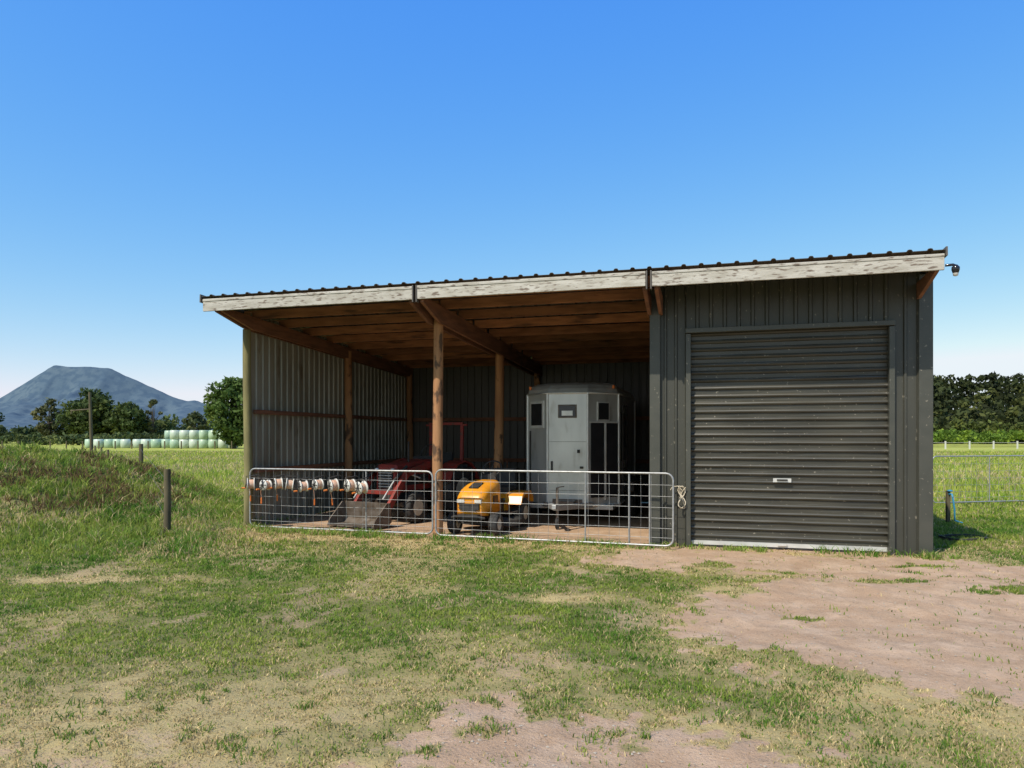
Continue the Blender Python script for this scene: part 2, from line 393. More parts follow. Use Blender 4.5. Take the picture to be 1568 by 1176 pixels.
for x,y,z in zip(sx,sy,sz):
    q=random.uniform(.003,.012); a=random.random()*3
    vs=[(x+q*math.cos(a+k*1.57)*random.uniform(.7,1.3),y+q*math.sin(a+k*1.57)*random.uniform(.7,1.3),z+q*.2) for k in range(4)]
    mb.add(vs+[(x,y,z+q*random.uniform(.6,1))],[(0,1,4),(1,2,4),(2,3,4),(3,0,4)],0,False)
mb.build('gravel',[M_stone])

# ------------------------------------------------------------ SHED
shed=empty('farm_shed',(S0[0],S0[1],0),RZ)
LEN=10.54; DEP=6.7; OV=.88; RE=10.49
def zr(t): return 3.86-.042*(t+.9)
def ribbed(mb,p0,p1,z0,z1a,z1b,side,pitch=.19,h=.026,mi=0,z0b=None):
    p0=Vector((p0[0],p0[1],0));p1=Vector((p1[0],p1[1],0));L=(p1-p0).length;d=(p1-p0)/L;nrm=Vector((d.y,-d.x,0))*side
    prof=[];x=0
    while x<L:
        for a,hh in((0,0),(.125,0),(.14,h),(.172,h),(.187,0)):
            if x+a*pitch/.19<L: prof.append((x+a*pitch/.19,hh))
        x+=pitch
    prof.append((L,0))
    vs=[];fs=[]
    for a,hh in prof:
        zt=z1a+(z1b-z1a)*a/L; q=p0+d*a+nrm*hh
        vs+= [(q.x,q.y,z0),(q.x,q.y,zt)]
    for i in range(len(prof)-1): fs.append((2*i,2*i+2,2*i+3,2*i+1))
    mb.add(vs,fs,mi)
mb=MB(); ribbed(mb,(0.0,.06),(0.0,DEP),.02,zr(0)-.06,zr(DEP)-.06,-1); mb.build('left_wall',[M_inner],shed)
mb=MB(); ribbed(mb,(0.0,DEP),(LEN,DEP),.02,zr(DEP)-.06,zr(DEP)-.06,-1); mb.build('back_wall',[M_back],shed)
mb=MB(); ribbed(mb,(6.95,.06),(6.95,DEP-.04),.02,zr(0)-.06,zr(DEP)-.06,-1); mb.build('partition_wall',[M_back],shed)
mb=MB(); ribbed(mb,(LEN,.04),(LEN,DEP),.02,zr(0)-.06,zr(DEP)-.06,1); mb.build('right_wall',[M_clad],shed)
D0,D1,DH=7.45,10.07,3.08
mb=MB()
ribbed(mb,(6.98,0),(D0-.05,0),.0,zr(0)-.03,zr(0)-.03,1,pitch=.15)
ribbed(mb,(D0-.05,0),(D1+.06,0),DH+.06,zr(0)-.03,zr(0)-.03,1)
ribbed(mb,(D1+.06,0),(LEN-.08,0),.0,zr(0)-.03,zr(0)-.03,1,pitch=.16)
mb.build('front_wall',[M_clad],shed)
mb=MB()
mb.box((6.955,-.02,1.88),(.15,.09,3.76)); mb.box((LEN-.04,-.015,1.88),(.17,.085,3.76))
mb.box((D0-.02,-.02,DH/2),(.07,.11,DH)); mb.box((D1+.02,-.02,DH/2),(.07,.11,DH)); mb.box(((D0+D1)/2,-.022,DH+.045),(D1-D0+.12,.12,.07))
mb.build('corner_and_door_flashing',[M_flash],shed,bevel=.006)
mb=MB()
prof=[];z=.09
while z<DH-.01:
    for a,y in((0,.06),(.045,.06),(.058,.038),(.075,.03),(.092,.038),(.105,.06)):
        if z+a<DH+.02: prof.append((z+a,y))
    z+=.112
nxs=9; vs=[];fs=[]
for z,y in prof:
    for k in range(nxs):
        q=k/(nxs-1); vs.append((D0+.01+(D1-D0-.02)*q,y+.012*math.sin(q*math.pi)*math.sin(z*1.3)+random.uniform(-.0015,.0015),z+random.uniform(-.002,.002)))
for i in range(len(prof)-1):
    for k in range(nxs-1): fs.append((i*nxs+k,i*nxs+k+1,(i+1)*nxs+k+1,(i+1)*nxs+k))
mb.add(vs,fs,0,False)
mb.box(((D0+D1)/2,.045,.062),(D1-D0-.04,.05,.055),1); mb.box(((D0+D1)/2,.045,.02),(D1-D0-.04,.03,.03),2)
mb.box(((D0+D1)/2-.05,.02,.98),(.24,.02,.055),1); mb.tube([((D0+D1)/2-.12,.0,.985),((D0+D1)/2+.02,-.0,.985)],.012,8,2)
mb.box(((D0+D1)/2-.05,.02,.075),(.12,.06,.03),1)
mb.build('roller_door',[M_door,M_floatt,M_black],shed)
mb=MB();prof=[];x=-.2
while x<RE:
    for a,hh in((0,0),(.145,0),(.158,.022),(.178,.026),(.198,.022),(.211,0)):
        if x+a<RE: prof.append((x+a,hh))
    x+=.225
prof.append((RE,0)); vs=[];fs=[]
for a,hh in prof: vs+=[(a,-.93,zr(-.93)+hh),(a,DEP+.15,zr(DEP+.15)+hh)]
for i in range(len(prof)-1): fs.append((2*i,2*i+1,2*i+3,2*i+2))
mb.add(vs,fs)
mb.beam((-.215,-.95,zr(-.95)-.03),(-.215,DEP+.15,zr(DEP+.15)-.03),.02,.13)
mb.beam((RE+.012,-.95,zr(-.95)-.02),(RE+.012,-.05,zr(-.05)-.02),.02,.11)
mb.beam((LEN+.04,-.05,zr(-.05)-.03),(LEN+.04,DEP+.15,zr(DEP+.15)-.03),.02,.13)
mb.box(((RE+LEN+.05)/2,DEP/2,zr(DEP/2)+.0),(LEN+.06-RE,DEP+.2,.012),0,Matrix.Rotation(-math.atan(.042),3,'X'))
o=mb.build('roof',[M_roof],shed); sm=o.modifiers.new('s','SOLIDIFY'); sm.thickness=.004
mb=MB()
for t in [-.62,.12,.95,1.8,2.65,3.5,4.35,5.2,6.05,6.6]:
    zt=zr(t)-.012
    for a,b in((-.17,3.50),(3.54,6.95),(6.99,RE-.02)):
        tt=t+random.uniform(-.03,.03)
        mb.box(((a+b)/2,tt,zt-.078+random.uniform(-.004,.004)),(b-a,.048,.150))
mb.build('purlins',[M_wood],shed,bevel=.004)
mb=MB()
for s,w in((.02,.05),(.13,.05),(3.44,.05),(3.62,.05),(6.88,.05),(7.04,.05),(10.42,.045)):
    pol=[(-.86,zr(-.86)-.17),(DEP-.05,zr(DEP)-.17),(DEP-.05,zr(DEP)-.44),(-.15,zr(0)-.44),(-.86,zr(-.86)-.27)]
    if s>10.4 or s<.2: pol=[(-.86,zr(-.86)-.17),(DEP-.05,zr(DEP)-.17),(DEP-.05,zr(DEP)-.40),(-.05,zr(0)-.39),(-.86,zr(-.86)-.24)]
    mb.prismX(pol,s-w/2,s+w/2)
mb.build('rafters',[M_raft],shed,bevel=.004)
mb=MB()
def post(s,t,r,zt,mi):
    pts=[];n=9
    for i in range(n):
        q=i/(n-1); pts.append((s+.012*math.sin(q*5+s),t+.01*math.cos(q*4+t),-.05 if i==0 else q*zt))
    mb.tube(pts,[r*(1.06-.12*i/(n-1)) for i in range(n)],16,mi)
post(.0,-.02,.072,3.45,1); post(3.53,0,.080,3.62,0); post(6.96,.14,.08,3.4,0); post(10.40,.14,.08,3.4,0)
post(.12,3.3,.085,3.45,0); post(3.53,3.35,.095,3.45,0); post(.12,6.55,.08,3.2,0); post(3.53,6.55,.08,3.2,0)
mb.build('posts',[M_post,M_postg],shed)
mb=MB()
for z in(2.03,1.0):
    mb.box((.055,DEP/2,z),(.05,DEP-.2,.075)); mb.box((LEN/2,DEP-.06,z+.0),(LEN-.3,.05,.09))
mb.build('wall_girts',[M_raft],shed,bevel=.004)
mb=MB()
for i,(a,b) in enumerate(((-.19,3.485),(3.565,6.90),(6.985,RE-.005))):
    mb.box(((a+b)/2,-.90,3.725+(.0,.006,-.004)[i]),(b-a,.035,.20),0)
    mb.box(((a+b)/2,-.921,3.80),(b-a,.010,.035),0)
for s in(3.525,6.943):
    mb.box((s-.028,-.885,3.71),(.02,.09,.25),1); mb.box((s+.030,-.885,3.71),(.02,.09,.25),1)
mb.build('fascia',[M_fascia,M_roof],shed,bevel=.005)
mb=MB()
mb.tube([(RE+.01,-.88,3.68),(RE+.09,-.90,3.68),(RE+.11,-.93,3.66)],.016,8,0)
mb.latheZ((RE+.11,-.93,3.59),[(.0,-.03),(.032,-.02),(.045,.02),(.045,.05),(.02,.08)],14,0)
mb.latheZ((RE+.11,-.93,3.56),[(.0,-.03),(.027,-.02),(.032,.01)],12,1)
mb.build('security_light',[M_blackgl,M_white],shed)

# ------------------------------------------------------------ farm gates
def gate(name,p,q,z0,z1,pipes):
    p=Vector((*p[:2],0));q=Vector((*q[:2],0));L=(q-p).length
    ang=math.atan2(q.y-p.y,q.x-p.x); e=empty(name,(p.x,p.y,0),ang)
    mb=MB();r=.10;pts=[]
    for cx,cz,a0 in((r,z1-r,180),(L-r,z1-r,90),(L-r,z0+r,0),(r,z0+r,-90)):
        for k in range(5):
            a=math.radians(a0-90*k/4*1.0); pts.append((cx+r*math.cos(a),0,cz+r*math.sin(a)))
    mb.tube(pts,.0145,10,0,closed=True)
    for f in pipes: mb.tube([(L*f,0,z0),(L*f,0,z1)],.011,8,0)
    mb.build('pipe_frame',[M_galv],e)
    mb=MB();n=7
    for i in range(1,n):
        z=z0+(z1-z0)*(i/n)**1.15
        mb.tube([(0.01,.012,z),(L*.3,.014,z-.010),(L*.7,.014,z+.004),(L-.01,.012,z)],.0030,5,0)
    m=int(L/.15)
    for i in range(1,m):
        mb.tube([(L*i/m,.014,z0),(L*i/m+.006*math.sin(i*2.2),.014,z0+.5*(z1-z0)),(L*i/m,.014,z1)],.0017 if i%2 else .0026,5,0)
    mb.build('wire_mesh',[M_galv],e); return e
g1a=SW(.12,-.12);g1b=SW(3.52,-.20);g2a=SW(3.58,-.22);g2b=(2.27,10.12)
g1=gate('farm_gate',g1a,g1b,.06,1.045,(.655,)); g2=gate('farm_gate',g2a,g2b,.05,1.075,(.655,.83,.91))
mb=MB()
pts=[]
for i in range(60):
    t=i/59*math.pi*8; pts.append((.045*math.cos(t)+.01*math.sin(t*2.3),.02*math.sin(t*1.7),.20*math.sin(t*.53+.4)*.8))
mb.tube(pts,.008,6,0)
mb.tube([(0,0,.1),(-.05,.0,.16),(-.13,.0,.15),(-.16,.01,.10)],.007,6,0)
x,y,_=SW(7.34,-.10); mb.build('latch_rope',[M_rope],None,(x,y,.72),(0,0,RZ))
gl=(Vector(g1b)-Vector(g1a)).length; gang=math.atan2(g1b[1]-g1a[1],g1b[0]-g1a[0])
for i,xx in enumerate([.22,.47,.76,.98,1.24,1.50,1.80,2.10,2.30]):
    e=empty('electric_fence_reel',(g1a[0]+math.cos(gang)*xx,g1a[1]+math.sin(gang)*xx,.80+random.uniform(-.03,.03)),gang+math.pi/2+random.uniform(-1.0,-.1))
    e.rotation_euler[0]=random.uniform(-.12,.12); e.rotation_euler[1]=random.uniform(-.15,.15)
    mb=MB(); R=random.uniform(.088,.112)
    mb.latheX((-.22,0,0),[(.03,-.0),(R,.0),(R,.012),(.05,.02)],22,0)
    mb.latheX((-.10,0,0),[(.05,-.02),(R,-.012),(R,.0),(.03,.004)],22,0)
    rr=R*random.uniform(.7,.9)
    mb.latheX((-.16,0,0),[(rr*.9,-.045),(rr,-.03),(rr,.03),(rr*.9,.045)],20,1)
    for k in range(6):
        a=k*math.pi/3; mb.box((-.222,math.cos(a)*R*.6,math.sin(a)*R*.6),(.004,.014,.05),3,Matrix.Rotation(a-math.pi/2,3,'X'))
    mb.latheX((-.235,0,0),[(.022,-.01),(.022,.03)],12,3)
    mb.tube([(-.24,0,0),(-.25,.03,-.05),(-.25,.05,-.07)],.008,6,3)
    mb.tube([(-.25,.05,-.07),(-.31,.05,-.07)],.014,8,2)
    mb.tube([(-.16,0,R+.035),(-.05,0,R+.045),(.0,0,R+.02),(.0,0,R-.03)],.008,6,3)
    mb.tube([(-.09,0,0),(-.075,0,R+.03),(-.16,0,R+.035),(-.235,0,R+.03),(-.235,0,0)],.008,6,3)
    mb.build('reel',[M_white,M_polyw,M_orange,M_black],e)
    if i in(0,1,2,5,6):
        mb=MB(); L=random.uniform(.16,.30); mb.tube([(-.17,.08,-.02),(-.18,.10,-.12),(-.17,.09,-L)],.004,5,0); mb.tube([(-.17,.09,-L),(-.17,.09,-L-.10)],.013,8,1)
        mb.build('gate_handle_line',[M_polyw,M_orange],e)

# ------------------------------------------------------------ horse float
hf=empty('horse_trailer',SW(5.24,1.96),RZ)
def plan(ins=0,front=0):
    w=.86-ins; fw=.37-ins*.3; y0=0+ins+front; y1=.46+ins*.3; L=3.1-ins
    return [(-fw,y0),(fw,y0),(w,y1),(w,L),(-w,L),(-w,y1)]
def ring(z,i,f=0): return [Vector((x,y,z)) for x,y in plan(i,f)]
mb=MB()
mb.loft([ring(.36,.0),ring(1.2,0),ring(2.36,0),ring(2.46,.02,.02),ring(2.53,.07,.05),ring(2.575,.18,.08),ring(2.60,.42,.1)],0)
mb.build('body',[M_float],hf,bevel=.03,seg=3)
mb=MB()
P=plan()
for (x,y) in P: mb.tube([(x,y+.0,.36),(x,y,2.38)],.022,8,0)
rp=[(x*1.004,y-.004,2.38) for x,y in P]; mb.tube(rp,.02,8,0,closed=True)
rp=[(x*1.004,y-.004,.36) for x,y in P]; mb.tube(rp,.025,8,0,closed=True)
mb.build('edge_trim',[M_floatt],hf)
def facepanel(mb,a,b,u0,u1,z0,z1,off,th,mi):
    a=Vector((*a,0));b=Vector((*b,0));d=(b-a).normalized();n=Vector((d.y,-d.x,0))
    c=a+d*((u0+u1)/2)+n*off; R=Matrix((d,-n,Vector((0,0,1)))).transposed()
    mb.box((c.x,c.y,(z0+z1)/2),(u1-u0,th,z1-z0),mi,R)
mb=MB(); F=((-.37,0),(.37,0)); RC=((.37,0),(.86,.46)); LC=((-.86,.46),(-.37,0))
facepanel(mb,*F,.20,.54,1.93,2.17,.006,.02,3); facepanel(mb,*F,.22,.52,1.95,2.15,.014,.02,0); facepanel(mb,*F,.27,.47,1.97,2.06,.022,.015,1)
facepanel(mb,*RC,.20,.46,1.88,2.22,.006,.02,1); facepanel(mb,*RC,.22,.44,1.90,2.20,.014,.02,0)
facepanel(mb,*RC,.06,.34,.50,1.84,.008,.02,0); facepanel(mb,*RC,.40,.64,.50,1.84,.008,.02,0)
facepanel(mb,*RC,.04,.65,1.84,1.87,.012,.02,1); facepanel(mb,*RC,.355,.385,.45,1.84,.014,.02,1)
facepanel(mb,*LC,.12,.56,1.75,2.25,.006,.02,1); facepanel(mb,*LC,.16,.52,1.80,2.20,.014,.02,0)
facepanel(mb,*LC,.1,.13,.5,1.7,.012,.02,2)
facepanel(mb,*F,.07,.10,.95,1.15,.014,.03,2); facepanel(mb,*F,.60,.66,1.02,1.06,.014,.03,2)
facepanel(mb,*F,.03,.71,1.50,1.505,.002,.008,3); facepanel(mb,*F,.03,.71,.62,.626,.002,.008,3)
facepanel(mb,*F,.55,.60,1.30,1.36,.012,.015,2); facepanel(mb,*F,.10,.64,.40,.47,.012,.02,3)
for x in(-.78,.78): mb.latheZ((x,.36,2.5),[(.02,-.03),(.03,0),(.02,.03)],8,4)
mb.box((.868,1.2,1.6),(.015,1.0,.9),0); mb.box((-.868,1.4,1.95),(.015,.8,.4),0)
mb.build('windows_and_panels',[M_blackgl,M_floatt,M_black,M_steel,M_orange],hf,bevel=.008)
mb=MB()
for sx in(-.95,.95):
    for y in(1.55,2.3): mb.wheel((sx,y,.33),.33,.2,.19,0,1)
    mb.prismX([(1.1,.55),(1.2,.72),(2.65,.72),(2.75,.55),(2.72,.53),(2.6,.68),(1.25,.68),(1.13,.53)],sx-.11,sx+.11,2)
mb.build('wheels_and_guards',[M_black,M_galv,M_steel],hf)
mb=MB()
mb.beam((-.55,.35,.36),(0,-.95,.40),.06,.09); mb.beam((.55,.35,.36),(0,-.95,.40),.06,.09); mb.beam((0,-.85,.41),(0,-1.12,.43),.07,.07)
mb.box((0,1.6,.32),(1.6,2.9,.08)); mb.tube([(-.05,-.62,.72),(-.05,-.62,.15)],.024,10,1); mb.tube([(-.05,-.62,.72),(.07,-.62,.74)],.01,6,1)
mb.wheel((-.05,-.62,.10),.10,.05,.05,2,1); mb.box((0,-.2,.43),(.35,.25,.06),1)
mb.tube([(.92,.58,.5),(.92,.58,2.2)],.014,8,2); mb.tube([(.92,1.1,.5),(.92,1.1,2.2)],.014,8,2)
for z in(.6,1.0,1.4,1.8,2.15): mb.tube([(.92,.58,z),(.92,1.1,z)],.011,6,2)
mb.build('drawbar_and_chassis',[M_galv,M_steel,M_black],hf,bevel=.004)

# ------------------------------------------------------------ ride-on mower
mw=empty('ride_on_mower',SW(4.04,.42),RZ-.06)
mb=MB()
def sec(y,w,z0,z1,r,n=5):
    pts=[];w/=2
    for k in range(n): a=math.pi/2*k/(n-1); pts.append((w-r+r*math.cos(a),y,z1-r+r*math.sin(a)))
    for k in range(n): a=math.pi/2+math.pi/2*k/(n-1); pts.append((-w+r+r*math.cos(a),y,z1-r+r*math.sin(a)))
    pts.append((-w*1.02,y,z0)); pts.append((w*1.02,y,z0)); return [Vector(p) for p in pts]
mb.loft([sec(-.30,.40,.38,.60,.07),sec(-.26,.46,.33,.68,.09),sec(-.12,.50,.32,.76,.11),sec(.15,.53,.34,.83,.11),sec(.38,.53,.36,.87,.10),sec(.44,.49,.38,.86,.09)],0,True)
mb.box((0,-.315,.475),(.34,.03,.10),1); mb.box((-.15,-.308,.56),(.12,.03,.05),3,Matrix.Rotation(.2,3,'Z')); mb.box((.15,-.308,.56),(.12,.03,.05),3,Matrix.Rotation(-.2,3,'Z'))
mb.box((0,-.325,.42),(.24,.02,.03),1); mb.box((0,-.02,.80),(.16,.26,.012),1,Matrix.Rotation(.26,3,'X'))
for sx in(-1,1):
    for k in range(4): mb.box((sx*.266,.08+k*.06,.56),(.012,.03,.13),1)
mb.box((0,.0,.30),(.34,.80,.10),1)
mb.tube([(-.28,-.36,.30),(-.2,-.42,.32),(.2,-.42,.32),(.28,-.36,.30)],.022,8,1)
mb.build('hood_and_chassis',[M_yel,M_black,M_steel,M_white],mw)
mb=MB()
mb.loft([sec(.50,.30,.38,.95,.08),sec(.62,.26,.42,.98,.06)],1,True)
mb.tube([(0,.60,.93),(0,.70,1.03)],.02,8,1)
c=Vector((0,.71,1.04));pts=[c+Vector((.17*math.cos(a),.17*.5*math.sin(a)*1.2,.17*.75*math.sin(a))) for a in [2*math.pi*k/20 for k in range(20)]]
mb.tube(pts,.014,8,1,closed=True); mb.tube([pts[0],pts[10]],.010,6,1); mb.tube([pts[5],c],.010,6,1)
mb.loft([[Vector((x,y,z)) for x,y,z in((-.20,.98,.62),(.20,.98,.62),(.22,.98,.70),(-.22,.98,.70))],[Vector((x,y,z)) for x,y,z in((-.20,1.34,.62),(.20,1.34,.62),(.22,1.34,.72),(-.22,1.34,.72))]],1)
mb.loft([[Vector((x,y,z)) for x,y,z in((-.22,1.30,.66),(.22,1.30,.66),(.22,1.38,.68),(-.22,1.38,.68))],[Vector((x,y,z)) for x,y,z in((-.17,1.42,1.02),(.17,1.42,1.02),(.17,1.46,1.02),(-.17,1.46,1.02))]],1)
mb.build('seat_and_steering',[M_yel,M_black],mw,bevel=.015)
mb=MB()
for sx in(-1,1):
    x0,x1=(sx*.20,sx*.50)
    pol=[(.78,.42),(.86,.56),(1.0,.63),(1.35,.63),(1.50,.52),(1.52,.42),(1.48,.42),(1.44,.48),(1.33,.58),(1.02,.58),(.90,.52),(.84,.42)]
    mb.prismX(pol,min(x0,x1),max(x0,x1),0)
    mb.box((sx*.32,.62,.30),(.26,.42,.03),1)
    mb.prismX([(.78,.42),(.84,.42),(1.02,.58),(1.33,.58),(1.46,.46),(1.46,.34),(.78,.30)],sx*.20-.01,sx*.20+.01,0)
mb.box((0,1.15,.56),(.44,.62,.08),0)
mb.loft([[Vector((.56*math.cos(a),.62+.34*math.sin(a),z)) for a in [2*math.pi*k/20 for k in range(20)]] for z in(.10,.20)]+[[Vector((.48*math.cos(a),.62+.28*math.sin(a),.24)) for a in [2*math.pi*k/20 for k in range(20)]]],1)
mb.build('fenders_and_deck',[M_yel,M_black],mw,bevel=.01)
mb=MB()
for sx in(-1,1):
    mb.wheel((sx*.36,-.06,.18),.18,.15,.09,0,1); mb.wheel((sx*.37,1.18,.25),.25,.22,.12,0,1,14)
mb.beam((-.36,-.06,.20),(.36,-.06,.20),.05,.05,0)
mb.build('wheels',[M_black,M_rubberw],mw)

# ------------------------------------------------------------ tractor
tr=empty('loader_tractor',SW(2.34,2.95),RZ-.24); tr.scale=(.93,.93,.93)
mb=MB()
mb.loft([sec(-1.75,.46,.62,1.10,.05),sec(-1.70,.50,.60,1.16,.06),sec(-.95,.52,.62,1.22,.06),sec(-.55,.52,.64,1.24,.06)],0,False)
mb.box((0,-1.765,.86),(.36,.02,.36),1)
for k in range(6): mb.box((0,-1.78,.72+k*.055),(.34,.012,.015),3)
for sx in(-1,1): mb.latheZ((sx*.2,-1.79,1.05),[(.0,-.045),(.045,-.03),(.045,.03),(0,.045)],12,3)
mb.box((0,-.9,.52),(.30,1.7,.28),1); mb.box((0,0,.62),(.46,.6,.36),1)
mb.tube([(.17,-1.25,1.2),(.17,-1.25,1.62)],.022,8,1)
mb.box((0,-.50,1.13),(.48,.12,.34),1)
for sx in(-1,1): mb.box((sx*.262,-1.15,.84),(.012,.9,.20),1)
mb.build('hood_and_engine',[M_red,M_black,M_steel,M_floatt],tr,bevel=.01)
mb=MB()
for sx in(-1,1):
    mb.wheel((sx*.56,0,.55),.55,.30,.28,0,1,18); mb.wheel((sx*.50,-1.45,.31),.31,.18,.16,0,1,14)
    pts=[(.62*math.cos(a),.58+.62*math.sin(a)) for a in [math.radians(x) for x in(15,40,65,90,115,140,160)]]
    pol=pts+[(y*.95,.58+(z-.58)*.95) for y,z in pts[::-1]]
    mb.prismX(pol,sx*.55-.20,sx*.55+.18,2)
    pol=[(y,z) for y,z in pts]+[(-.5,.62),(.5,.62)]
    mb.prismX(pol,sx*.36-.01,sx*.36+.01,2)
mb.beam((-.5,-1.45,.35),(.5,-1.45,.35),.09,.09,3); mb.beam((-.5,0,.55),(.5,0,.55),.14,.14,3)
mb.build('wheels_and_fenders',[M_black,M_rubberw,M_red,M_steel],tr)
mb=MB()
mb.box((0,0.05,.98),(.42,.40,.10),1); mb.box((0,.28,1.18),(.40,.09,.36),1,Matrix.Rotation(-.15,3,'X'))
mb.tube([(0,-.48,1.2),(0,-.35,1.36)],.018,8,1)
c=Vector((0,-.33,1.38)); mb.tube([c+Vector((.19*math.cos(a),.10*math.sin(a),.16*math.sin(a))) for a in [2*math.pi*k/20 for k in range(20)]],.014,8,1,closed=True)
for sx in(-1,1):
    mb.beam((sx*.42,.32,.9),(sx*.42,.34,2.00),.07,.05,0)
    mb.beam((sx*.42,.34,1.97),(sx*.55,.34,1.97),.05,.04,0)
mb.beam((-.455,.34,2.0),(.455,.34,2.0),.07,.06,0)
mb.box((0,-.30,.50),(.9,.5,.03),1)
mb.build('seat_and_roll_frame',[M_red,M_black],tr,bevel=.008)
mb=MB()
for sx in(-1,1):
    mb.beam((sx*.40,-.70,.45),(sx*.40,-.62,1.22),.09,.12,0)
    mb.beam((sx*.42,-.62,1.20),(sx*.42,-1.65,.98),.07,.13,0)
    mb.beam((sx*.42,-1.60,1.02),(sx*.42,-2.25,.28),.07,.13,0)
    mb.tube([(sx*.42,-.72,.75),(sx*.42,-1.2,.88)],.035,10,1); mb.tube([(sx*.42,-1.2,.88),(sx*.42,-1.55,.98)],.018,8,2)
    mb.tube([(sx*.36,-1.55,1.12),(sx*.36,-1.95,.85)],.032,10,1); mb.tube([(sx*.36,-1.95,.85),(sx*.36,-2.28,.52)],.016,8,2)
mb.beam((-.42,-1.95,.62),(.42,-1.95,.62),.07,.07,0)
mb.prismX([(-2.30,.46),(-2.26,.10),(-2.38,.03),(-2.80,.03),(-2.80,.055),(-2.40,.06),(-2.30,.14),(-2.335,.46)],-.55,.55,3)
for sx in(-.55,.55): mb.prismX([(-2.30,.46),(-2.26,.10),(-2.38,.03),(-2.80,.03),(-2.74,.16),(-2.40,.46)],sx-.012,sx+.012,3)
mb.build('front_loader',[M_red,M_black,M_floatt,M_steel],tr,bevel=.006)

mb=MB(); 
for i in range(5): mb.tube([(.1*i,0,0),(.1*i+.05,.15,1.1+.1*math.sin(i*3))],.015,6,0)
x,y,_=SW(3.05,4.2); mb.build('timber_stakes',[M_wood],None,(x,y,0),(0,0,.3))
mb=MB()
for i in range(6):
    pts=[(.28*math.cos(a)*(1+.05*i)+.012*i,.24*math.sin(a),.012+.006*i+.01*math.sin(3*a+i)) for a in [2*math.pi*k/24 for k in range(24)]]
    mb.tube(pts,.008,6,0,closed=True)
mb.build('garden_hose',[M_black],None,(6.85,11.0,.02))
mb=MB(); mb.box((0,0,.3),(.06,.06,.62),0); mb.tube([(0,-.03,.55),(0,-.12,.55),(0,-.14,.50)],.018,8,1); mb.latheZ((0,-.06,.60),[(.0,-.01),(.045,0),(.045,.02),(0,.03)],12,1)
mb.tube([(0,-.14,.50),(.02,-.16,.3),(.05,-.12,.08),(.2,-.1,.03)],.016,8,1)
mb.build('water_tap',[M_postd,M_blue],None,(7.95,13.1,0),bevel=.004)

# ------------------------------------------------------------ fences
fe=empty('wire_fence')
mb=MB(); fp=[(-5.38,11.2,1.03),(-9.3,18.0,1.0),(-13.6,25,.95),(-18,32,1.0),(-22.3,39,1.0),(-27,46.5,1.0)]
for x,y,h in fp:
    z=float(H(np.array([x]),np.array([y]))[0])
    mb.tube([(x,y,z-.1),(x+.01,y,z+h*.5),(x,y+.01,z+h)],[.055,.052,.05],12,0)
mb.build('fence_posts',[M_postd],fe)
mb=MB()
for zz in(.3,.6,.88):
    mb.tube([(x,y-.05,float(H(np.array([x]),np.array([y]))[0])+zz) for x,y,h in fp],.003,5,0)
mb.build('fence_wires',[M_steel],fe)
mb=MB(); mb.tube([(0,0,-.1),(.02,0,1.4),(-.03,0,2.95)],[.06,.05,.04],10,0); mb.tube([(-.62,0,2.38),(.0,0,2.43)],.022,8,0); mb.tube([(-.58,0,2.38),(-.60,0,2.28)],.02,8,0)
mb.build('wooden_pole',[M_postd],None,(-12.9,22,0))
g3=gate('pipe_fence',(9.6,16.4),(14.2,17.4),.08,1.14,(.33,.66))
mb=MB()
for i in range(26):
    x=38+i*3.2; mb.box((x,88+i*.3,.5),(.14,.14,1.0),0)
mb.beam((38,88,.8),(38+25*3.2,88+25*.3,.8),.03,.03,0)
for i in range(30):
    x=-88+i*2.2; mb.box((x,95-i*.2,.5),(.12,.12,1.0),1)
mb.build('paddock_fence',[M_white,M_postd],None)

# ------------------------------------------------------------ silage bales
mb=MB()
def bale(x,y,z):
    r=.62+random.uniform(-.03,.03)
    mb.latheZ((x,y,z),[(r*.8,.0),(r*.97,.06),(r*1.02,.6),(r*.97,1.14),(r*.8,1.2)],16,random.choice((0,0,1)))
for i in range(16):
    bale(-57.8+i*1.32,98+random.uniform(-.4,.4),0)
    if random.random()<.35: bale(-57.5+i*1.32,99.5,0)
for i in range(6):
    bale(-44.6+i*1.28,95,0); bale(-44.6+i*1.28,95,1.2)
for i in range(9):
    bale(-49.5+i*1.3,101,0); 
    if i%3: bale(-49.5+i*1.3,101,1.2)
M_bale2=mat('bale_wrap_pale',(.54,.60,.50),(.42,.50,.40),rough=.4,scale=1.2)
mb.build('silage_bales',[M_bale,M_bale2],None)

# ------------------------------------------------------------ trees
def crown_leaves(clumps,nper,ls,base,var=.35):
    C=np.repeat(clumps,nper,0); n=len(C)
    v=np.random.randn(n,3); v/=np.linalg.norm(v,axis=1)[:,None]
    rr=C[:,3:4]*(np.random.rand(n,1)**.45)
    p=C[:,:3]+v*rr*np.array([1,1,.8])
    a=np.random.randn(n,3); a/=np.linalg.norm(a,axis=1)[:,None]
    b=np.cross(a,v+np.random.randn(n,3)*.5); b/=np.linalg.norm(b,axis=1)[:,None]+1e-9
    s=ls*(.5+np.random.rand(n,1))
    a=a*s;b=b*s*.6
    co=np.stack([p-a,p+b*.9,p+a,p-b],1).reshape(-1,3)
    fa=np.arange(n*4).reshape(n,4)
    tint=np.repeat(np.random.rand(len(clumps),1),nper,0)
    col=np.array(base)*(1-var/2+var*tint)*(.7+.6*np.random.rand(n,1))
    warm=tint>.7; col=col*np.where(warm,np.array([1.25,1.1,.9]),1.0)
    return co,fa,np.repeat(col,4,0)
